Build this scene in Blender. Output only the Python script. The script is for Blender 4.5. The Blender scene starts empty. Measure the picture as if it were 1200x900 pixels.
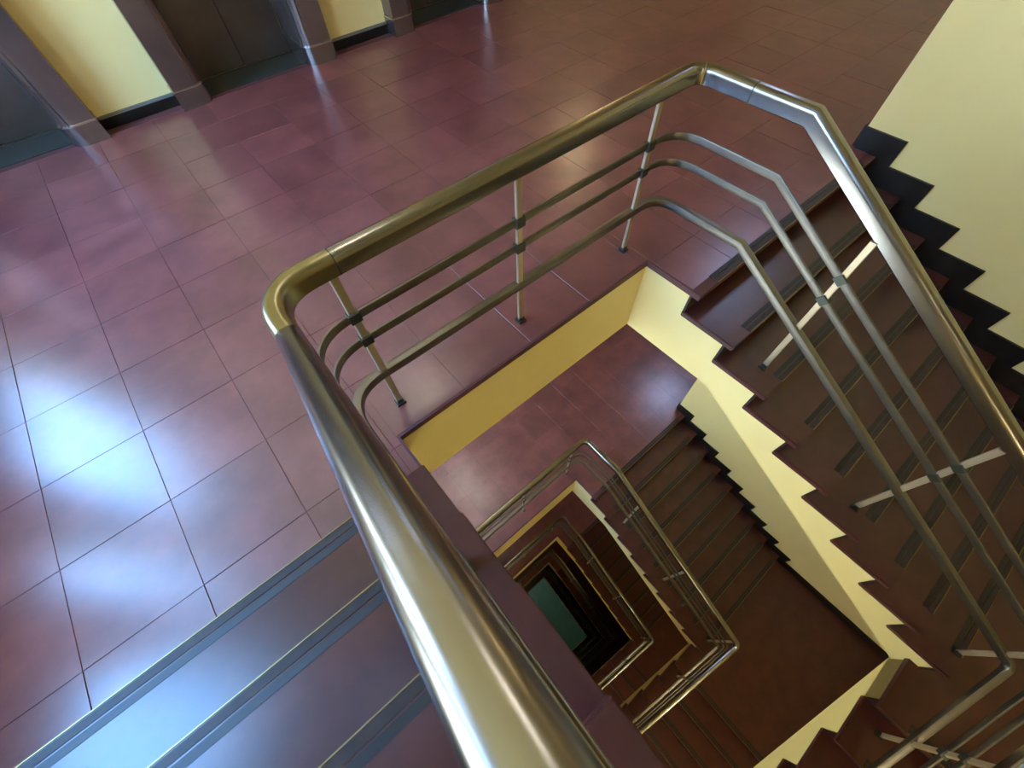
import bpy, math, random
from mathutils import Vector, Matrix

random.seed(7)
SC = bpy.context.scene
COL = SC.collection

# ------------------------------------------------------------------ camera
cd = bpy.data.cameras.new('camera')
cd.sensor_fit = 'HORIZONTAL'
cd.sensor_width = 36.0
cd.lens = 14.504
cd.clip_start = 0.02
cam = bpy.data.objects.new('camera', cd)
COL.objects.link(cam)
Rm = Matrix(((0.76627754, 0.56162138, -0.31208997),
             (-0.64186201, 0.64732745, -0.41107217),
             (-0.02884251, 0.51531407, 0.85651592)))
cam.matrix_world = Matrix.Translation((-0.0491, -0.9701, 1.7435)) @ Rm.to_4x4()
SC.camera = cam

# ------------------------------------------------------------------ world, exposure
SC.view_settings.view_transform = 'Standard'
SC.view_settings.look = 'None'
SC.view_settings.gamma = 1.0
SC.view_settings.use_curve_mapping = False
SC.view_settings.exposure = 0.66
SKY_STRENGTH = 30.0
TUBE_STRENGTH = 30.0
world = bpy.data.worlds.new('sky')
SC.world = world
world.use_nodes = True
wn = world.node_tree
wn.nodes.clear()
w_out = wn.nodes.new('ShaderNodeOutputWorld')
w_bg = wn.nodes.new('ShaderNodeBackground')
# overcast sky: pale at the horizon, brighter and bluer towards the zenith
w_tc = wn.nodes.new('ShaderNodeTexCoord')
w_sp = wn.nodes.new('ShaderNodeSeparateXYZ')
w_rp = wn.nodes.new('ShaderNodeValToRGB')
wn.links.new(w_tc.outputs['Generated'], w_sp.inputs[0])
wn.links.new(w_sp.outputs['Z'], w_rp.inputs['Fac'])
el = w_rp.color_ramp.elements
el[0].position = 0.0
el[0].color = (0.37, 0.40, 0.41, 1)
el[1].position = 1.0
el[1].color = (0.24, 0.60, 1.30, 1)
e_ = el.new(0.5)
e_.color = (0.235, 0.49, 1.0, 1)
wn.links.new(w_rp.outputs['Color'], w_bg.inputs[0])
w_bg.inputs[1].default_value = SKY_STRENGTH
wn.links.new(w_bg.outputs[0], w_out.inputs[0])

# ------------------------------------------------------------------ dimensions (metres)
R, T = 0.17, 0.30            # riser, tread
WX, WY = 1.755, -2.683       # stair well: x 0..WX, y WY..0
XW, XE, YS, YN = -2.0, 3.75, -4.65, 3.96
XFAR = 9.6
H = 24 * R                   # storey height
OV = 0.06                    # nosing overhang
SLAB = 0.60
STOREYS = [1, 0, -1, -2, -3, -4]
ZB = -5 * H


# ------------------------------------------------------------------ materials
def principled(name, col, rough=0.5, metal=0.0, **kw):
    m = bpy.data.materials.new(name)
    m.use_nodes = True
    b = m.node_tree.nodes['Principled BSDF']
    b.inputs['Base Color'].default_value = (*col, 1)
    b.inputs['Roughness'].default_value = rough
    b.inputs['Metallic'].default_value = metal
    for k, v in kw.items():
        b.inputs[k].default_value = v
    return m


def noise_mix(m, c1, c2, scale=4.0, detail=6.0, rough=(0.2, 0.35), bump=0.0, stretch=None, rnd=0.0, bscale=None):
    nt = m.node_tree
    b = nt.nodes['Principled BSDF']
    geo = nt.nodes.new('ShaderNodeNewGeometry')
    src = geo.outputs['Position']
    if stretch:
        mp = nt.nodes.new('ShaderNodeMapping')
        mp.inputs['Scale'].default_value = stretch
        nt.links.new(src, mp.inputs['Vector'])
        src = mp.outputs['Vector']
    n = nt.nodes.new('ShaderNodeTexNoise')
    n.inputs['Scale'].default_value = scale
    n.inputs['Detail'].default_value = detail
    n.inputs['Roughness'].default_value = 0.62
    nt.links.new(src, n.inputs['Vector'])
    r = nt.nodes.new('ShaderNodeValToRGB')
    r.color_ramp.elements[0].position = 0.32
    r.color_ramp.elements[1].position = 0.70
    r.color_ramp.elements[0].color = (*c1, 1)
    r.color_ramp.elements[1].color = (*c2, 1)
    nt.links.new(n.outputs['Fac'], r.inputs['Fac'])
    colour = r.outputs['Color']
    if rnd:
        oi = nt.nodes.new('ShaderNodeObjectInfo')
        mr = nt.nodes.new('ShaderNodeMapRange')
        mr.inputs['To Min'].default_value = 1 - rnd
        mr.inputs['To Max'].default_value = 1 + rnd
        nt.links.new(oi.outputs['Random'], mr.inputs['Value'])
        hs = nt.nodes.new('ShaderNodeHueSaturation')
        nt.links.new(mr.outputs['Result'], hs.inputs['Value'])
        nt.links.new(colour, hs.inputs['Color'])
        colour = hs.outputs['Color']
    nt.links.new(colour, b.inputs['Base Color'])
    mr2 = nt.nodes.new('ShaderNodeMapRange')
    mr2.inputs['To Min'].default_value = rough[0]
    mr2.inputs['To Max'].default_value = rough[1]
    nt.links.new(n.outputs['Fac'], mr2.inputs['Value'])
    nt.links.new(mr2.outputs['Result'], b.inputs['Roughness'])
    if bump:
        n2 = nt.nodes.new('ShaderNodeTexNoise')
        n2.inputs['Scale'].default_value = bscale or scale * 12
        n2.inputs['Detail'].default_value = 4
        nt.links.new(src, n2.inputs['Vector'])
        bp = nt.nodes.new('ShaderNodeBump')
        bp.inputs['Strength'].default_value = bump
        bp.inputs['Distance'].default_value = 0.002
        nt.links.new(n2.outputs['Fac'], bp.inputs['Height'])
        nt.links.new(bp.outputs['Normal'], b.inputs['Normal'])
    return m


M = {}
M['tile'] = noise_mix(principled('maroon_tile', (0.15, 0.05, 0.055)), (0.112, 0.030, 0.032), (0.205, 0.062, 0.060),
                      scale=3.5, rough=(0.277, 0.295), bump=0.04, rnd=0.10, bscale=40)
M['grout'] = principled('dark_grout', (0.095, 0.031, 0.032), 0.7)
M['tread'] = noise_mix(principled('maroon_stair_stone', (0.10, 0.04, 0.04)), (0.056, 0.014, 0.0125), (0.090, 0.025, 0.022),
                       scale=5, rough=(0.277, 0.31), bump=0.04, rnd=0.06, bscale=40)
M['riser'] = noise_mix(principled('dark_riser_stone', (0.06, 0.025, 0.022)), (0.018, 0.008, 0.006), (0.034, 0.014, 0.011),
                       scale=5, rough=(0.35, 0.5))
M['plaster'] = noise_mix(principled('yellow_plaster', (0.7, 0.6, 0.3)), (0.75, 0.605, 0.255), (0.79, 0.645, 0.285),
                         scale=1.2, detail=3, rough=(0.42, 0.55), bump=0.05, bscale=60)
M['ceiling'] = principled('cream_ceiling_paint', (0.70, 0.64, 0.45), 0.7)
M['black'] = noise_mix(principled('black_skirting_stone', (0.02, 0.018, 0.016)), (0.008, 0.006, 0.005), (0.018, 0.014, 0.012),
                       scale=6, rough=(0.3, 0.45))
M['greytop'] = principled('worn_grey_paint', (0.16, 0.16, 0.14), 0.6)
M['rail'] = noise_mix(principled('brushed_steel', (0.5, 0.46, 0.38), 0.3, 1.0), (0.255, 0.243, 0.235), (0.275, 0.262, 0.252),
                      scale=1.5, detail=2, rough=(0.245, 0.265))
M['elbow'] = noise_mix(principled('brassy_steel', (0.5, 0.44, 0.25), 0.3, 1.0), (0.23, 0.205, 0.125), (0.29, 0.26, 0.165),
                       scale=9, detail=3, rough=(0.28, 0.34))
M['bar'] = noise_mix(principled('dull_steel_bar', (0.3, 0.28, 0.24), 0.4, 1.0), (0.17, 0.155, 0.135), (0.22, 0.202, 0.176),
                     scale=8, rough=(0.34, 0.46))
M['post'] = noise_mix(principled('polished_post', (0.7, 0.62, 0.5), 0.25, 0.55), (0.46, 0.36, 0.23), (0.54, 0.43, 0.29),
                      scale=6, detail=2, rough=(0.28, 0.32))
M['collar'] = principled('dark_collar', (0.075, 0.08, 0.068), 0.42, 0.8)
M['seam'] = principled('seam_line', (0.62, 0.58, 0.48), 0.25, 1.0)
M['bronze'] = noise_mix(principled('bronze_sheet', (0.2, 0.16, 0.14), 0.4, 0.8), (0.19, 0.145, 0.128), (0.27, 0.21, 0.185),
                        scale=2.5, rough=(0.16, 0.24))
M['bronze2'] = noise_mix(principled('bronze_door_sheet', (0.13, 0.11, 0.10), 0.4, 0.8), (0.10, 0.082, 0.072), (0.155, 0.13, 0.115),
                         scale=2.0, rough=(0.35, 0.5))
M['plinth'] = noise_mix(principled('steel_plinth', (0.3, 0.27, 0.25), 0.3, 0.9), (0.25, 0.215, 0.20), (0.32, 0.28, 0.26),
                        scale=3, rough=(0.14, 0.2))
M['chrome'] = principled('bright_lip', (0.75, 0.72, 0.68), 0.22, 1.0)
M['sill'] = noise_mix(principled('green_grey_threshold', (0.09, 0.10, 0.09)), (0.020, 0.024, 0.021), (0.042, 0.048, 0.042),
                      scale=7, rough=(0.3, 0.45))
M['strip'] = noise_mix(principled('grey_anti_slip', (0.05, 0.045, 0.045)), (0.032, 0.023, 0.021), (0.050, 0.037, 0.035),
                       scale=20, rough=(0.40, 0.5))
M['stripdark'] = principled('black_anti_slip', (0.012, 0.009, 0.009), 0.5)
M['brass'] = principled('brass_trim', (0.30, 0.22, 0.09), 0.45, 1.0)
M['frame'] = principled('painted_window_frame', (0.35, 0.33, 0.28), 0.5)
M['teal'] = noise_mix(principled('teal_ground_floor', (0.05, 0.2, 0.2)), (0.16, 0.42, 0.43), (0.22, 0.54, 0.54),
                      scale=1.5, rough=(0.4, 0.5))
M['white'] = principled('white_fitting', (0.7, 0.7, 0.68), 0.4)


for _k, _v in (('tile', 0.9), ('black', 0.22), ('tread', 0.5), ('riser', 0.3), ('strip', 0.22)):
    M[_k].node_tree.nodes['Principled BSDF'].inputs['Specular IOR Level'].default_value = _v


def emis(name, col, s):
    m = bpy.data.materials.new(name)
    m.use_nodes = True
    nt = m.node_tree
    nt.nodes.clear()
    o = nt.nodes.new('ShaderNodeOutputMaterial')
    e = nt.nodes.new('ShaderNodeEmission')
    e.inputs[0].default_value = (*col, 1)
    e.inputs[1].default_value = s
    nt.links.new(e.outputs[0], o.inputs[0])
    return m


M['tube'] = emis('fluorescent_glow', (1.0, 0.95, 0.87), TUBE_STRENGTH)
M['warm'] = emis('added_lamp_glow', (1.0, 0.97, 0.82), 88.0)  # glow of the added south wall globes
M['warm2'] = emis('lobby_warm_glow', (1.0, 0.80, 0.48), 28.0)
M['warm3'] = emis('added_lower_glow', (1.0, 0.97, 0.82), 105.0)  # stronger glow for the added globes further down
M['panel'] = emis('panel_glow', (0.46, 0.60, 1.0), 15.0)
gl = bpy.data.materials.new('window_glass')
gl.use_nodes = True
gn = gl.node_tree
gn.nodes.clear()
_o = gn.nodes.new('ShaderNodeOutputMaterial')
_t = gn.nodes.new('ShaderNodeBsdfTransparent')
_g = gn.nodes.new('ShaderNodeBsdfGlossy')
_g.inputs['Roughness'].default_value = 0.02
_x = gn.nodes.new('ShaderNodeMixShader')
_x.inputs[0].default_value = 0.07
_t.inputs[0].default_value = (0.93, 0.97, 0.96, 1)
gn.links.new(_t.outputs[0], _x.inputs[1])
gn.links.new(_g.outputs[0], _x.inputs[2])
gn.links.new(_x.outputs[0], _o.inputs[0])
M['glass'] = gl


# ------------------------------------------------------------------ mesh helpers
class MB:
    def __init__(s):
        s.v, s.f = [], []

    def quadbox(s, a, b):
        x0, y0, z0 = min(a[0], b[0]), min(a[1], b[1]), min(a[2], b[2])
        x1, y1, z1 = max(a[0], b[0]), max(a[1], b[1]), max(a[2], b[2])
        n = len(s.v)
        s.v += [(x0, y0, z0), (x1, y0, z0), (x1, y1, z0), (x0, y1, z0), (x0, y0, z1), (x1, y0, z1), (x1, y1, z1), (x0, y1, z1)]
        s.f += [tuple(n + i for i in q) for q in ((0, 3, 2, 1), (4, 5, 6, 7), (0, 1, 5, 4), (1, 2, 6, 5), (2, 3, 7, 6), (3, 0, 4, 7))]
        return s

    def prism(s, poly, off):
        """poly: 3-D points of one face, off: extrusion vector"""
        n = len(s.v)
        k = len(poly)
        s.v += [tuple(p) for p in poly]
        s.v += [tuple(Vector(p) + Vector(off)) for p in poly]
        s.f.append(tuple(range(n, n + k)))
        s.f.append(tuple(range(n + 2 * k - 1, n + k - 1, -1)))
        for i in range(k):
            j = (i + 1) % k
            s.f.append((n + i, n + k + i, n + k + j, n + j))
        return s

    def sweep(s, path, prof, closed=True, cap=True):
        n0 = len(s.v)
        m = len(prof)
        P = [Vector(p) for p in path]
        for i, p in enumerate(P):
            if i == 0:
                t = P[1] - P[0]
            elif i == len(P) - 1:
                t = P[-1] - P[-2]
            else:
                t = (P[i] - P[i - 1]).normalized() + (P[i + 1] - P[i]).normalized()
            t.normalize()
            side = t.cross(Vector((0, 0, 1)))
            if side.length < 1e-6:
                side = Vector((1, 0, 0))
            side.normalize()
            up = side.cross(t).normalized()
            for a, b in prof:
                s.v.append(tuple(p + side * a + up * b))
        for i in range(len(P) - 1):
            for j in range(m):
                k = (j + 1) % m
                s.f.append((n0 + i * m + j, n0 + i * m + k, n0 + (i + 1) * m + k, n0 + (i + 1) * m + j))
        if cap:
            s.f.append(tuple(n0 + j for j in range(m))[::-1])
            s.f.append(tuple(n0 + (len(P) - 1) * m + j for j in range(m)))
        return s

    def mesh(s, name, mat, smooth=False, bevel=0.0, angle=35):
        me = bpy.data.meshes.new(name)
        me.from_pydata(s.v, [], s.f)
        import bmesh
        bm = bmesh.new()
        bm.from_mesh(me)
        bmesh.ops.recalc_face_normals(bm, faces=bm.faces)
        if bevel:
            bmesh.ops.bevel(bm, geom=[e for e in bm.edges if e.calc_length() > bevel * 2.2 and e.is_manifold and e.calc_face_angle(0) > 0.6],
                            offset=bevel, segments=2, affect='EDGES', clamp_overlap=True)
        bm.to_mesh(me)
        bm.free()
        me.materials.append(mat)
        if smooth:
            me.polygons.foreach_set('use_smooth', [True] * len(me.polygons))
            me.set_sharp_from_angle(angle=math.radians(angle))
        return me


def link(name, me, parent=None, loc=None):
    o = bpy.data.objects.new(name, me)
    COL.objects.link(o)
    if parent is not None:
        o.parent = parent
    if loc is not None:
        o.location = loc
    return o


def tag(o, label=None, cat=None, group=None, kind=None):
    if label:
        o['label'] = label
    if cat:
        o['category'] = cat
    if group:
        o['group'] = group
    if kind:
        o['kind'] = kind
    return o


def empty(name, loc=(0, 0, 0)):
    o = bpy.data.objects.new(name, None)
    o.empty_display_size = 0.1
    o.location = loc
    COL.objects.link(o)
    return o


def box(a, b):
    return MB().quadbox(a, b)


SNAME = {-5: 'added to light the teal ground floor', 1: 'above the camera', 0: 'of the top storey', -1: 'one storey down the well', -2: 'two storeys down the well',
         -3: 'three storeys down the well', -4: 'four storeys down the well'}

# ------------------------------------------------------------------ shell
TOP = 2 * H - SLAB
WIN = [(-0.42, 0.50), (0.95, 1.43), (1.92, 3.35)]
WZ0, WZ1 = 0.92, 2.95


def wall_west():
    b = MB()
    x0, x1 = XW - 0.25, XW
    ys = [YS - 0.25] + [v for w in WIN for v in w] + [4.6]
    for i in range(0, len(ys), 2):
        b.quadbox((x0, ys[i], ZB - 0.3), (x1, ys[i + 1], TOP + 0.3))
    for (a, c) in WIN:
        z = ZB - 0.3
        for n in (-1, 0, 1):
            b.quadbox((x0, a, z), (x1, c, n * H + WZ0))
            z = n * H + WZ1
        b.quadbox((x0, a, z), (x1, c, TOP + 0.3))
    return tag(link('wall_west', b.mesh('wall_west', M['plaster'])), 'yellow plaster stairwell wall on the side of the blue daylight', 'wall', kind='structure')


wall_west()
tag(link('wall_south', box((XW - 0.25, YS - 0.25, ZB - 0.3), (XE + 0.25, YS, TOP + 0.3)).mesh('wall_south', M['plaster'])),
    'yellow plaster wall behind the lower right turn of the stairs', 'wall', kind='structure')
be = MB().quadbox((XE, YS, ZB - 0.3), (XE + 0.25, -0.22, TOP + 0.3))
be.quadbox((XE + 0.25, -0.47, ZB - 0.3), (XFAR, -0.22, TOP + 0.3))
tag(link('wall_east', be.mesh('wall_east', M['plaster'])), 'yellow plaster wall beside the descending stairs, its foot stepped in black', 'wall', kind='structure')
tag(link('wall_far', box((XFAR, -0.47, ZB - 0.3), (XFAR + 0.2, 4.6, TOP + 0.3)).mesh('wall_far', M['plaster'])),
    'plaster wall closing the far end of the lobby beyond the stair wall', 'wall', kind='structure')

JAMBS = [(-1.76, -1.52), (-0.625, -0.375), (0.225, 0.48), (1.40, 1.665), (2.345, 2.60), (3.50, 3.75)]
OPEN = [(-1.52, -0.625), (0.48, 1.40), (2.60, 3.50)]
DY = 4.27
DTOP = 2.25


def wall_north():
    b = MB()
    b.quadbox((XW, YN, ZB - 0.3), (XFAR, 4.6, 0.0))
    b.quadbox((XW, YN, DTOP + 0.12), (XFAR, 4.6, TOP + 0.3))
    b.quadbox((XW, 4.34, 0), (XFAR, 4.6, DTOP))
    xs = [XW, -1.76, -0.375, 0.225, 1.665, 2.345, 3.75, XFAR]
    for i in range(0, len(xs), 2):
        b.quadbox((xs[i], YN, 0), (xs[i + 1], 4.34, DTOP + 0.12))
    return tag(link('wall_north', b.mesh('wall_north', M['plaster'])), 'pale yellow wall panels between the bronze lift door surrounds', 'wall', kind='structure')


wall_north()
tag(link('ceiling', box((XW, YS, TOP), (XFAR, 4.6, TOP + 0.3)).mesh('ceiling', M['ceiling'])),
    'cream ceiling over the top of the stairwell', 'ceiling', kind='structure')
tag(link('floor', box((XW, YS, ZB - 0.3), (XFAR, YN, ZB)).mesh('floor', M['teal'])),
    'teal ground floor at the very bottom of the well', 'floor', kind='structure')

# windows on the west wall
wk = 0
for n in (1, 0, -1):
    for (a, c) in WIN:
        wk += 1
        z0, z1 = n * H + WZ0, n * H + WZ1
        fr = MB()
        xa, xb = XW - 0.16, XW - 0.10
        fw = 0.035
        fr.quadbox((xa, a, z0), (xb, a + fw, z1)).quadbox((xa, c - fw, z0), (xb, c, z1))
        fr.quadbox((xa, a + fw, z0), (xb, c - fw, z0 + fw)).quadbox((xa, a + fw, z1 - fw), (xb, c - fw, z1))
        if c - a > 1.2:
            mid = (a + c) / 2
            fr.quadbox((xa, mid - 0.02, z0 + fw), (xb, mid + 0.02, z1 - fw))
        w = tag(link('window_%d' % wk, fr.mesh('window_frame', M['frame'])),
                'tall painted window frame in the west wall, %s' % SNAME[n], 'window', kind='structure')
        link('pane', box((xa + 0.027, a + 0.01, z0 + 0.01), (xa + 0.033, c - 0.01, z1 - 0.01)).mesh('pane', M['glass']), w)

# ------------------------------------------------------------------ landings with tiles
TX0, TY0, TS = -0.04, 0.385, 0.4325
JOINT = 0.0028
TT = 0.0025
RECTS = [(XW, 0.0, -0.326, 9), (0.0, WX, 0.0, 9), (WX, XE, -0.326, 9), (XE, XFAR, -0.22, 9)]


def tile_boxes(x0, x1, y0, y1):
    out = []
    if y0 >= -1e-6:
        xa, xb = max(x0, XW), min(x1, XFAR)
        if xb - xa > 0.03:
            out.append((xa, xb, y0, y1))
        return out
    for (ra, rb, rc, _) in RECTS:
        xa, xb, ya = max(x0, ra), min(x1, rb), max(y0, rc)
        if xb - xa > 0.004 and y1 - ya > 0.02:
            out.append((xa, xb, ya, y1))
    return out


def floor_landing(n):
    Z = n * H
    top = Z - TT if n in (0, -1, -2) else Z
    b = MB()
    e = 0.012
    b.quadbox((XW, -e, Z - 0.04), (XFAR, DY + 0.02 if n == 0 else YN, top))
    b.quadbox((XW, -0.326 - 0.02, Z - 0.04), (e, -e, top))
    b.quadbox((WX - e, -0.326 - OV, Z - 0.04), (XE, -e, top))
    b.quadbox((XE, -0.22, Z - 0.04), (XFAR, -e, top))
    nm = {1: 'maroon floor slab of the landing overhead', 0: 'glossy maroon tiled landing floor around the top of the well',
          -1: 'purple-maroon tiled landing seen through the well, first below', -2: 'maroon tiled landing second down the well',
          -3: 'dark landing floor third down the well', -4: 'darkest landing floor just above the teal bottom'}[n]
    f = tag(link('floor', b.mesh('floor_slab', M['grout'] if top < Z else M['tile'])), nm, 'floor', kind='structure')
    tag(link('ceiling', box((XW, 0, Z - SLAB), (XFAR, YN, Z - 0.04)).mesh('landing_body', M['plaster'])),
        'yellow plaster slab edge under the landing, %s' % SNAME[n], 'ceiling', kind='structure')
    if top == Z:
        return f
    xlim = 7.9 if n == 0 else 4.3
    ylim = 3.93 if n == 0 else 2.5
    cache = {}
    j = -1
    for j in range(-1, 9):
        y0 = TY0 + (j - 1) * TS
        y1 = y0 + TS
        if y0 > ylim:
            break
        y1c = min(y1, 3.93)
        for i in range(-6, 24):
            x0 = TX0 + i * TS
            x1 = x0 + TS
            if x1 < XW or x0 > xlim:
                continue
            cx = [x0 + JOINT / 2, x1 - JOINT / 2, y0 + JOINT / 2, y1c - JOINT / 2]
            if cx[2] < 0 < cx[3] and x1 <= 0:
                pass
            bs = tile_boxes(*cx)
            if cx[2] < 0 and cx[3] > 0:      # row straddling the well edge
                bs2 = []
                for (ra, rb, rc, _) in RECTS:
                    xa, xb, ya = max(cx[0], ra), min(cx[1], rb), max(cx[2], rc)
                    if xb - xa > 0.004:
                        bs2.append((xa, xb, ya, cx[3]))
                bs = bs2
            if not bs:
                continue
            ox, oy = bs[0][0], bs[0][2]
            key = tuple(round(v, 4) for q in bs for v in (q[0] - ox, q[1] - ox, q[2] - oy, q[3] - oy))
            if key not in cache:
                tb = MB()
                for q in bs:
                    a0, a1, b0, b1 = q[0] - ox, q[1] - ox, q[2] - oy, q[3] - oy
                    c = 0.0008
                    nv = len(tb.v)
                    tb.v += [(a0, b0, -TT), (a1, b0, -TT), (a1, b1, -TT), (a0, b1, -TT),
                             (a0, b0, -c), (a1, b0, -c), (a1, b1, -c), (a0, b1, -c),
                             (a0 + c, b0 + c, 0), (a1 - c, b0 + c, 0), (a1 - c, b1 - c, 0), (a0 + c, b1 - c, 0)]
                    for q4 in ((0, 3, 2, 1), (8, 9, 10, 11), (0, 1, 5, 4), (1, 2, 6, 5), (2, 3, 7, 6), (3, 0, 4, 7),
                               (4, 5, 9, 8), (5, 6, 10, 9), (6, 7, 11, 10), (7, 4, 8, 11)):
                        tb.f.append(tuple(nv + k for k in q4))
                cache[key] = tb.mesh('tile', M['tile'])
            o = link('tile', cache[key], f, (ox, oy, Z))
            o.rotation_euler = (random.uniform(-1, 1) * 0.0022, random.uniform(-1, 1) * 0.0022, 0)
    return f


for n in STOREYS:
    floor_landing(n)

# corner landings between the flights
for n in STOREYS:
    Z = n * H
    for (nm, x0, x1, y1, dz, where) in (('se', WX - 0.33, XE, -2.69, -9 * R, 'lower right'), ('sw', XW, -0.075, -2.70, -15 * R, 'hidden near')):
        b = MB()
        if nm == 'se':
            b.quadbox((x0 - OV, YS, Z + dz - 0.04), (WX, WY + 0.012, Z + dz)).quadbox((WX, YS, Z + dz - 0.04), (x1, y1, Z + dz))
            body = box((x0, YS, Z + dz - 0.2), (x1, WY, Z + dz - 0.04))
        else:
            b.quadbox((x0, YS, Z + dz - 0.04), (x1, -2.726 + OV, Z + dz))
            body = box((x0, YS, Z + dz - 0.2), (x1, WY, Z + dz - 0.04))
        f = tag(link('floor', b.mesh('quarter_landing', M['tread'])),
                'dark maroon corner landing at the %s turn, %s' % (where, SNAME[n]), 'floor', kind='structure')
        tag(link('ceiling', body.mesh('quarter_landing_body', M['plaster'])),
            'yellow plaster underside of the %s corner landing, %s' % (where, SNAME[n]), 'ceiling', kind='structure')

# ------------------------------------------------------------------ flights
WID = 1.985
S0 = 0.15


def flight_maps():
    return {
        'E': (9, 0.0, lambda s, w, z: (WX + w, -0.326 - s, z)),
        'S': (6, -9 * R, lambda s, w, z: (WX - 0.33 - s, WY - w, z)),
        'W': (9, -15 * R, lambda s, w, z: (-w, -2.726 + s, z)),
    }


FM = flight_maps()
FMESH = {}


def mapped(b, fn):
    b.v = [fn(*p) for p in b.v]
    return b


def flight_meshes(key):
    nr, z0, fn = FM[key]
    wid = {'E': XE - WX, 'S': -WY + YS, 'W': -XW}[key]
    wid = abs(wid) if key != 'S' else (WY - YS)
    out = {}
    # plaster body
    pts = []
    s_start = {'E': -0.326, 'S': -0.33, 'W': 0.0}[key]
    pts.append((s_start, 0, -0.04))
    for k in range(nr):
        pts.append((k * T, 0, -k * R - 0.04))
        pts.append((k * T, 0, -(k + 1) * R - 0.04))
    if key == 'E':
        send = (nr - 1) * T
        pts += [(send + 0.0, 0, -9 * R - 0.2), (0.354, 0, -SLAB), (s_start, 0, -SLAB)]
    elif key == 'S':
        send = (nr - 1) * T
        pts += [(send, 0, -0.205 - 0.567 * (send + 0.33)), (s_start, 0, -0.205)]
    else:
        send = (nr - 1) * T + 0.326
        pts += [(send, 0, -nr * R - 0.04), (send, 0, -0.205 - 0.567 * send), (0, 0, -0.205)]
    b = MB().prism(pts, (0, wid, 0))
    out['body'] = mapped(b, fn).mesh('plaster_body', M['plaster'])
    # tread, riser, strips in local coordinates of tread k=1
    tr = box((0 - 0.0, -0.014, -0.04), (T + OV, wid, 0))
    out['tread'] = mapped(tr, lambda s, w, z: Vector(fn(s, w, z)) - Vector(fn(0, 0, 0))).mesh('tread', M['tread'], bevel=0.005, smooth=True)
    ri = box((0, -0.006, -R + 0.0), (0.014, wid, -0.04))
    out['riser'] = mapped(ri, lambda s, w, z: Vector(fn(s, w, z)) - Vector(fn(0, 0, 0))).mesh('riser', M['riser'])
    e = OV
    rel = lambda s, w, z: Vector(fn(s, w, z)) - Vector(fn(0, 0, 0))
    out['trim'] = mapped(box((e - 0.0040, S0, -0.002), (e - 0.0005, wid - S0, 0.0035)), rel).mesh('brass_trim', M['brass'])
    out['s1'] = mapped(box((e - 0.034, S0, -0.002), (e - 0.008, wid - S0, 0.0030)), rel).mesh('grey_strip', M['strip'])
    out['s2'] = mapped(box((e - 0.066, S0, -0.002), (e - 0.040, wid - S0, 0.0018)), rel).mesh('black_strip', M['stripdark'])
    # stepped skirting on the wall
    pts = []
    a = {'E': -0.104, 'S': -0.33, 'W': -0.0}[key]
    pts.append((a, 0, 0.14))
    for k in range(nr):
        s = k * T + 0.165
        pts.append((s, 0, -k * R + 0.14))
        pts.append((s, 0, -(k + 1) * R + 0.14))
    end = (nr - 1) * T + 0.165 + {'E': 0.02, 'S': 0.02, 'W': 0.12}[key]
    pts += [(end, 0, -nr * R + 0.14), (end, 0, -nr * R - 0.1), (a, 0, -0.1)]
    sk = MB().prism([(p[0], wid - 0.018, p[2]) for p in pts], (0, 0.018, 0))
    out['skirt'] = mapped(sk, fn).mesh('stepped_skirting', M['black'])
    return out


DIRW = {'E': 'descending along the right-hand wall', 'S': 'descending across the lower right side', 'W': 'rising on the near left side'}
for key in FM:
    FMESH[key] = flight_meshes(key)
for n in STOREYS:
    for key in FM:
        nr, z0, fn = FM[key]
        Z = n * H + z0
        fm = FMESH[key]
        if key == 'W':
            lab = {1: 'maroon stair flight rising on the near left under the big handrail, brass-edged treads'}.get(
                n, 'hidden near-side stair flight, %s' % SNAME[n])
        elif key == 'E':
            lab = {1: 'maroon stair flight overhead along the right wall', 0: 'wide maroon stair flight at right, directly below the top landing',
                   -1: 'dark brown flight seen inside the well along the right wall, first below',
                   -2: 'second dark flight down, stepped yellow edge beside it',
                   -3: 'third small dark flight down beside the innermost yellow edge', -4: 'lowest dark flight beside the teal floor'}[n]
        else:
            lab = {1: 'short maroon stair flight overhead across the near side', 0: 'short maroon flight in the bottom right corner with stepped yellow edge',
                   -1: 'short dark flight across the well one storey down, at bottom centre',
                   -2: 'short dark flight across the well two storeys down', -3: 'short dark flight across the well three storeys down',
                   -4: 'lowest short dark flight just above the teal floor'}[n]
        root = tag(empty('stair_flight', Vector(fn(0, 0, Z))), lab, 'stairs', 'flights of the staircase')
        base = Vector(fn(0, 0, Z))
        link('plaster_stringer', fm['body'], root, Vector((0, 0, Z)) - base)
        link('skirting', fm['skirt'], root, Vector((0, 0, Z)) - base)
        for k in range(nr):
            pos = Vector(fn(k * T, 0, Z - k * R)) - base
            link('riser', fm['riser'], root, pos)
            if k == 0:
                host, off = root, pos
            else:
                host = link('tread', fm['tread'], root, Vector(fn((k - 1) * T, 0, Z - k * R)) - base)
                off = Vector(fn(T, 0, 0)) - Vector(fn(0, 0, 0))
            if n >= -2:
                link('brass_trim', fm['trim'], host, off)
                link('anti_slip_strip', fm['s1'], host, off)
                link('anti_slip_strip', fm['s2'], host, off)
        # edge of the upper landing of the hidden flights gets its nosing from the landing slab

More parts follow.
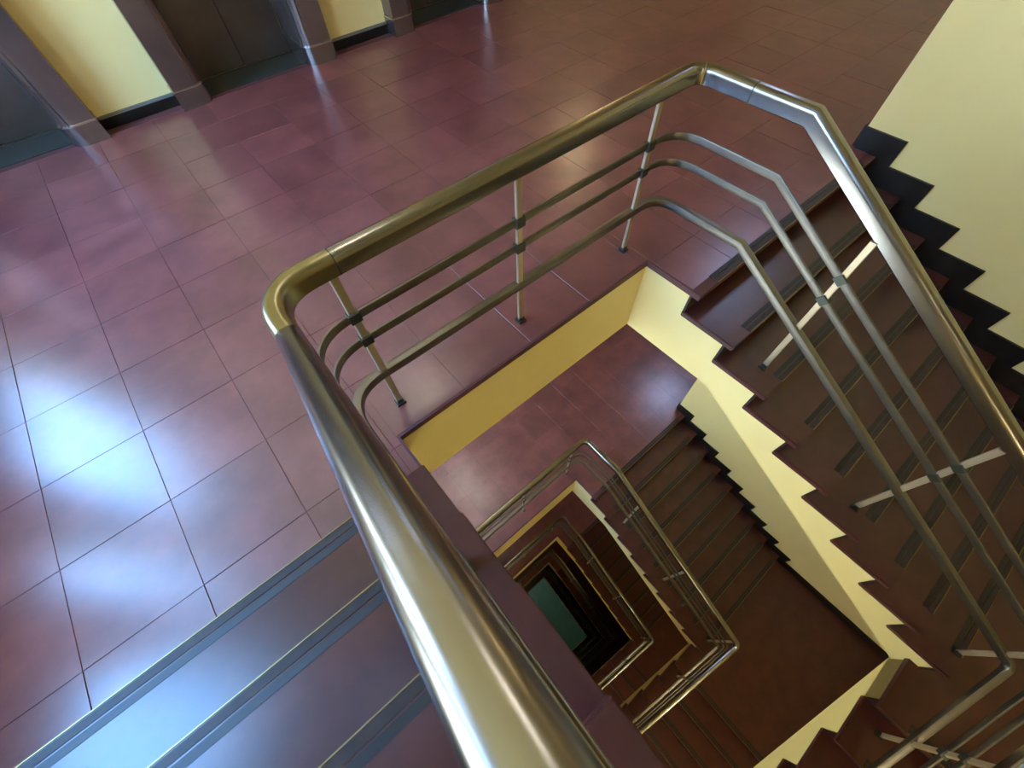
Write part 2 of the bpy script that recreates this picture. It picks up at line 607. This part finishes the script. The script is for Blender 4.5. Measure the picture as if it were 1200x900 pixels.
# straight black skirting on lobby walls and corner landings
sk = MB()
for n in STOREYS:
    z = n * H
    sk.quadbox((XE, -0.22, z), (XFAR, -0.20, z + 0.14))
    zz = z - 9 * R
    sk.quadbox((XE - 0.018, YS, zz), (XE, -2.88, zz + 0.14)).quadbox((1.42, YS, zz), (XE - 0.018, YS + 0.018, zz + 0.14))
    zz = z - 15 * R
    sk.quadbox((XW, YS, zz), (XW + 0.018, -2.726, zz + 0.14)).quadbox((XW + 0.018, YS, zz), (-0.07, YS + 0.018, zz + 0.14))
tag(link('baseboard_east', sk.mesh('baseboard', M['black'])), 'black stone skirting along the foot of the stairwell walls', 'skirting', kind='structure')
sk = MB()
st = MB()
for (a, c) in ((-0.375, 0.225), (1.665, 2.345), (3.75, XFAR), (XW, -1.76)):
    sk.quadbox((a, YN - 0.022, 0), (c, YN, 0.075))
    st.quadbox((a, YN - 0.024, 0.075), (c, YN, 0.092))
bn = tag(link('baseboard_north', sk.mesh('baseboard_n', M['black'])), 'black skirting with a scuffed grey top between the lift surrounds', 'skirting', kind='structure')
link('painted_top', st.mesh('baseboard_top', M['greytop']), bn)

# ------------------------------------------------------------------ lift doors and surrounds
for i, (a, c) in enumerate(OPEN):
    root = tag(empty('door_%d' % (i + 1), ((a + c) / 2, DY, 0)),
               ['grey-blue lit lift door at the left edge of the picture', 'dark bronze lift door with a centre split, top left',
                'dark lift door at the top edge beyond the second yellow wall panel'][i], 'door', kind='structure')
    hw = (c - a) / 2
    for s in (-1, 1):
        b = box((0.0025 * s if s > 0 else -hw, 0, 0.004), (hw if s > 0 else -0.0025, 0.03, DTOP - 0.01))
        link('door_leaf', b.mesh('door_leaf', M['bronze2'], bevel=0.003), root)
    link('threshold', box((-hw, -0.36, 0), (hw, -0.002, 0.003)).mesh('threshold', M['sill']), root)
    link('sill_groove', box((-hw, -0.03, 0.003), (hw, -0.012, 0.006)).mesh('sill_groove', M['collar']), root)


def jamb_profile(x0, x1, yf, inner, rr, grow=0.0):
    """plan polygon of a jamb: flat front at yf, rounded on its opening side; inner=+1 when the opening is at +x"""
    x0, x1, yf = x0 - grow, x1 + grow, yf - grow
    pts = []
    yb = DY - 0.01
    if inner > 0:
        pts = [(x0, yb), (x0, yf)]
        cx, cy = x1 - rr, yf + rr
        for k in range(0, 9):
            a = -math.pi / 2 + k * math.pi / 16
            pts.append((cx + rr * math.cos(a), cy + rr * math.sin(a)))
        pts.append((x1, yb))
    else:
        pts = [(x1, yb), (x1, yf)]
        cx, cy = x0 + rr, yf + rr
        for k in range(0, 9):
            a = -math.pi / 2 - k * math.pi / 16
            pts.append((cx + rr * math.cos(a), cy + rr * math.sin(a)))
        pts.append((x0, yb))
    return pts


SIDES = [1, -1, 1, -1, 1, -1]
JL = ['bronze lift surround left of the first door, out past the picture edge', 'bronze lift surround with steel foot beside the left yellow wall panel',
      'bronze lift surround with bright lip, right of the left yellow panel', 'lift surround whose round edge shines white, top centre left',
      'lift surround right of the small yellow panel, at the top edge', 'farthest lift surround, only its bright foot showing at the top edge']
for i, ((a, c), sd) in enumerate(zip(JAMBS, SIDES)):
    sd = -sd if False else sd
    inner = [1, -1, 1, -1, 1, -1][i]
    root = tag(empty('lift_surround', ((a + c) / 2, YN, 0)), JL[i], 'door frame', 'bronze surrounds of the lift doors')
    off = Vector((-(a + c) / 2, -YN, 0))

    def P(poly, z0, z1, nm, mat, sm=True):
        b = MB().prism([(p[0] + off.x, p[1] + off.y, z0) for p in poly], (0, 0, z1 - z0))
        return link(nm, b.mesh(nm, mat, smooth=sm, angle=30), root)
    P(jamb_profile(a, c, 3.79, inner, 0.10), 0.145, DTOP + 0.12, 'post', M['bronze'])
    P(jamb_profile(a, c, 3.79, inner, 0.10, 0.006), 0.0, 0.137, 'plinth', M['plinth'])
    P(jamb_profile(a, c, 3.79, inner, 0.10, 0.010), 0.137, 0.145, 'bright_lip', M['chrome'])
    # reeded grooves on the round edge
    xe = c if inner > 0 else a
    for q, ang in enumerate((20, 42, 64)):
        an = math.radians(-90 + ang) if inner > 0 else math.radians(-90 - ang)
        cx = (c - 0.10) if inner > 0 else (a + 0.10)
        px, py = cx + 0.101 * math.cos(an), 3.89 + 0.101 * math.sin(an)
        b = box((px - 0.003 + off.x, py - 0.003 + off.y, 0.145), (px + 0.003 + off.x, py + 0.003 + off.y, DTOP + 0.12))
        link('reed', b.mesh('reed', M['bronze2'] if q % 2 == 0 else M['bronze']), root)
for i, (a, c) in enumerate(OPEN):
    tag(link('trim_%d' % (i + 1), box((a, 3.80, DTOP), (c, YN, DTOP + 0.12)).mesh('head', M['bronze'])),
        'bronze head trim over lift opening number %d from the left' % (i + 1), 'trim', kind='structure')

# ------------------------------------------------------------------ railings
XR, XL, YR, YB = 1.915, -0.08, 0.145, WY - 0.14
SL = R / T
YK = -0.39
PROF_RAIL = []


def round_profile(w, h, rt, rb, seg=5):
    pts = []
    for (cx, cy, r, a0) in ((w / 2 - rt, h / 2 - rt, rt, 0), (-w / 2 + rt, h / 2 - rt, rt, 90), (-w / 2 + rb, -h / 2 + rb, rb, 180), (w / 2 - rb, -h / 2 + rb, rb, 270)):
        for k in range(seg + 1):
            a = math.radians(a0 + 90 * k / seg)
            pts.append((cx + r * math.cos(a), cy + r * math.sin(a)))
    return pts


HAND = round_profile(0.066, 0.074, 0.025, 0.007, 7)
BARF = round_profile(0.012, 0.038, 0.004, 0.004, 2)
BARB = round_profile(0.038, 0.044, 0.004, 0.004, 2)


def fillet(pts, rad):
    """replace the corners given in rad {index: distance} by quadratic bezier arcs"""
    out = []
    for i, p in enumerate(pts):
        p = Vector(p)
        if i in rad and 0 < i < len(pts) - 1:
            d = rad[i]
            a = p + (Vector(pts[i - 1]) - p).normalized() * d
            c = p + (Vector(pts[i + 1]) - p).normalized() * d
            for k in range(13):
                t = k / 12
                out.append(a * (1 - t) ** 2 + p * 2 * t * (1 - t) + c * t * t)
        else:
            out.append(p)
    return out


def rail_z(hh):
    """key points for a bar at height hh above the nosing line"""
    zse = hh - SL * (YK - YB)
    zsw = zse - SL * (XR - XL)
    ykw = YB + (zsw - (hh - H)) / SL      # kink where the near flight reaches the landing below
    return zse, zsw, ykw


def rail_path(hh, start, rne, rse, XL=-0.08, XR=1.907):
    zse, zsw, ykw = rail_z(hh)
    pts = [(start, YR, hh), (XR, YR + 0.01, hh), (XR, YK, hh), (XR, YB, zse), (XL, YB, zsw), (XL, ykw, hh - H), (XL, min(ykw + 0.03, -0.05), hh - H)]
    return fillet(pts, {1: rne, 3: rse, 4: rse})


NWR = 0.19


def elbow_path(hh, end, r=NWR):
    XL = -0.089
    return fillet([(XL, -0.055, hh), (XL, YR, hh), (end, YR, hh)], {1: r})


RM = {}
RM['handrail'] = MB().sweep(rail_path(0.873, 0.135, 0.10, 0.07, -0.089, 1.94), HAND).mesh('handrail', M['rail'], smooth=True, angle=40)
RM['elbow'] = MB().sweep(elbow_path(0.873, 0.134, 0.15), [(a * 1.01, b * 1.01) for a, b in HAND]).mesh('handrail_elbow', M['elbow'], smooth=True, angle=40)
RM['upper'] = MB().sweep(fillet([(XL, -0.055, 0.63), (XL, YR, 0.63), (0.3, YR, 0.63)], {1: NWR})[:-1] + rail_path(0.63, 0.3, 0.17, 0.06), BARF).mesh('bar_u', M['bar'], smooth=True)
RM['middle'] = MB().sweep(fillet([(XL, -0.055, 0.50), (XL, YR, 0.50), (0.3, YR, 0.50)], {1: NWR})[:-1] + rail_path(0.50, 0.3, 0.17, 0.06), BARF).mesh('bar_m', M['bar'], smooth=True)
RM['bottom'] = MB().sweep(fillet([(XL, -0.055, 0.27), (XL, YR, 0.27), (0.3, YR, 0.27)], {1: NWR})[:-1] + rail_path(0.27, 0.3, 0.15, 0.05), BARB).mesh('bar_b', M['bar'], smooth=True)


def seam(path_pt, tangent):
    t = Vector(tangent).normalized()
    return MB().sweep([Vector(path_pt) - t * 0.002, Vector(path_pt) + t * 0.002], [(a * 1.02, b * 1.02) for a, b in HAND])


RM['seam1'] = seam((0.136, YR, 0.873), (1, 0, 0)).mesh('seam', M['collar'])
RM['seam2'] = seam((1.925, 0.118, 0.873), (1, -1.5, 0)).mesh('seam', M['seam'])
RM['seam3'] = seam((1.94, -0.13, 0.873), (0, -1, 0)).mesh('seam', M['collar'])


def hand_z(kind, x, y):
    zse, zsw, ykw = rail_z(0.0)
    if kind == 'N':
        return 0.0
    if kind == 'E':
        return -SL * (YK - y) if y < YK else 0.0
    if kind == 'S':
        return zse - SL * (XR - x)
    return zsw - SL * (y - YB)


POSTS = [('N', 0.112, YR, 0.0), ('N', 0.88, YR, 0.0), ('N', 1.70, YR + 0.005, 0.0),
         ('E', 1.912, -0.855, -2 * R), ('E', 1.912, -1.76, -5 * R), ('E', 1.912, -2.75, -8 * R),
         ('S', 1.30, YB, -10 * R), ('S', 0.38, YB, -13 * R),
         ('W', XL, -2.53, -16 * R), ('W', XL, -1.63, -19 * R), ('W', XL, -0.72, -22 * R)]

RLAB = {1: 'railing whose big steel handrail fills the foreground, rising over the left flight',
        0: 'steel railing around the top of the well, three bars and pale posts',
        -1: 'smaller steel railing inside the well, first ring below',
        -2: 'second ring of steel railing down the well', -3: 'third, dark ring of railing down the well',
        -4: 'lowest and smallest dark railing ring around the teal floor'}
PM = {}
for n in STOREYS:
    root = tag(empty('stair_railing', (0, 0, n * H)), RLAB[n], 'railing', 'railings of the staircase')
    link('handrail', RM['handrail'], root)
    tag(link('handrail_elbow', RM['elbow'], root), 'brass-tinted elbow of the handrail')
    link('upper_bar', RM['upper'], root)
    link('middle_bar', RM['middle'], root)
    link('bottom_bar', RM['bottom'], root)
    for k in ('seam1', 'seam2', 'seam3'):
        link('seam', RM[k], root)
    for i, (kd, x, y, zf) in enumerate(POSTS):
        hz = hand_z(kd, x, y)
        top = hz + 0.835
        L = top - zf
        key = (kd, i)
        if key not in PM:
            slope = 0.0 if kd == 'N' else SL
            w = 0.0105
            # square post set diagonally, slightly flattened
            prof = round_profile(0.030, 0.018, 0.003, 0.003, 1)
            b = MB()
            n0 = 0
            m = len(prof)
            for zz in (0.0, L):
                for (a_, b_) in prof:
                    b.v.append((a_, b_, zz) if kd in 'NS' else (b_, a_, zz))
            for j in range(m):
                k2 = (j + 1) % m
                b.f.append((j, k2, m + k2, m + j))
            b.f.append(tuple(range(m))[::-1])
            b.f.append(tuple(range(m, 2 * m)))
            pm = b.mesh('post', M['post'])
            base = box((-0.022, -0.022, 0), (0.022, 0.022, 0.012)).quadbox((-0.015, -0.015, 0.012), (0.015, 0.015, 0.030)).mesh('base_plate', M['collar'])
            cols = []
            for hh in (0.63, 0.50):
                zc = hz + hh - zf
                if kd in 'NS':
                    d = Vector((1, 0, 0 if kd == 'N' else SL)).normalized()
                else:
                    d = Vector((0, 1, SL if kd == 'E' else -SL)).normalized()
                cb = MB().sweep([Vector((0, 0, zc)) - d * 0.022, Vector((0, 0, zc)) + d * 0.022], round_profile(0.034, 0.046, 0.003, 0.003, 1))
                cols.append(cb.mesh('collar', M['collar']))
            PM[key] = (pm, base, cols)
        pm, base, cols = PM[key]
        po = link('post', pm, root, (x, y, zf))
        link('base_plate', base, po)
        for c_ in cols:
            link('collar', c_, po)

# ------------------------------------------------------------------ lamps
def ceiling_tube(x, y, z, lab, L=1.2, strength=None):
    root = tag(empty('ceiling_light', (x, y, z)), lab, 'light', 'fluorescent ceiling lights')
    link('housing', box((-0.06, -L / 2 - 0.04, -0.045), (0.06, L / 2 + 0.04, 0)).mesh('housing', M['white'], bevel=0.006), root)
    c = [(0.013 * math.cos(a * math.pi / 5), 0.013 * math.sin(a * math.pi / 5)) for a in range(10)]
    for s in (-0.035, 0.035):
        b = MB().sweep([(s, -L / 2, -0.063), (s, L / 2, -0.063)], c)
        link('tube', b.mesh('tube', M['tube'], smooth=True), root)


def ceiling_panel(x, y, z, lab):
    root = tag(empty('ceiling_panel_light', (x, y, z)), lab, 'light', 'square ceiling panel lights')
    link('frame', box((-0.36, -0.36, -0.03), (0.36, 0.36, 0)).mesh('panel_frame', M['white'], bevel=0.005), root)
    link('diffuser', box((-0.33, -0.33, -0.036), (0.33, 0.33, -0.029)).mesh('diffuser', M['panel']), root)


for n in (1, 0, -1, -2, -5):  # the lowest tube is added so the teal floor gets light
    ceiling_tube(0.80, 2.05, n * H + H - SLAB, 'twin tube light on the lobby ceiling, %s' % SNAME[n])
    if -5 < n < 1:
        ceiling_panel(6.05, 0.68, n * H + H - SLAB, 'square panel light on the lobby ceiling toward the far end, %s' % SNAME[n])

seg = 16
g = MB()
for i in range(9):
    th = math.pi * i / 8
    for j in range(seg):
        ph = 2 * math.pi * j / seg
        g.v.append((0.11 * math.sin(th) * math.cos(ph), 0.11 * math.sin(th) * math.sin(ph), 0.11 * math.cos(th)))
for i in range(8):
    for j in range(seg):
        g.f.append((i * seg + j, i * seg + (j + 1) % seg, (i + 1) * seg + (j + 1) % seg, (i + 1) * seg + j))
GLOBE = g.mesh('globe', M['warm'], smooth=True, angle=180)
GLOBE2 = g.mesh('lobby_globe', M['warm2'], smooth=True, angle=180)
GLOBE3 = g.mesh('added_lower_globe', M['warm3'], smooth=True, angle=180)
PLATE = box((-0.06, -0.02, -0.06), (0.06, 0.02, 0.06)).mesh('back_plate', M['brass'])


def wall_lamp(x, y, z, side, lab, mesh=None):
    root = tag(empty('wall_lamp', (x, y, z)), lab, 'lamp', 'warm globe wall lamps')
    link('back_plate', PLATE, root, (0, -0.02 * side, 0))
    link('globe', mesh or GLOBE, root, (0, -0.14 * side, 0))


wall_lamp(5.25, YN, 2.42, 1, 'warm globe wall lamp beyond the last lift door', GLOBE2)
for n in (1, 0, -1, -2):  # added lamps on the unseen south wall, brightening the north slab edges
    wall_lamp(-1.15, YS, n * H + 0.45, -1, 'added warm globe lamp on the unseen near wall, lighting the slab edges, %s' % SNAME[n], GLOBE3 if n < 0 else None)
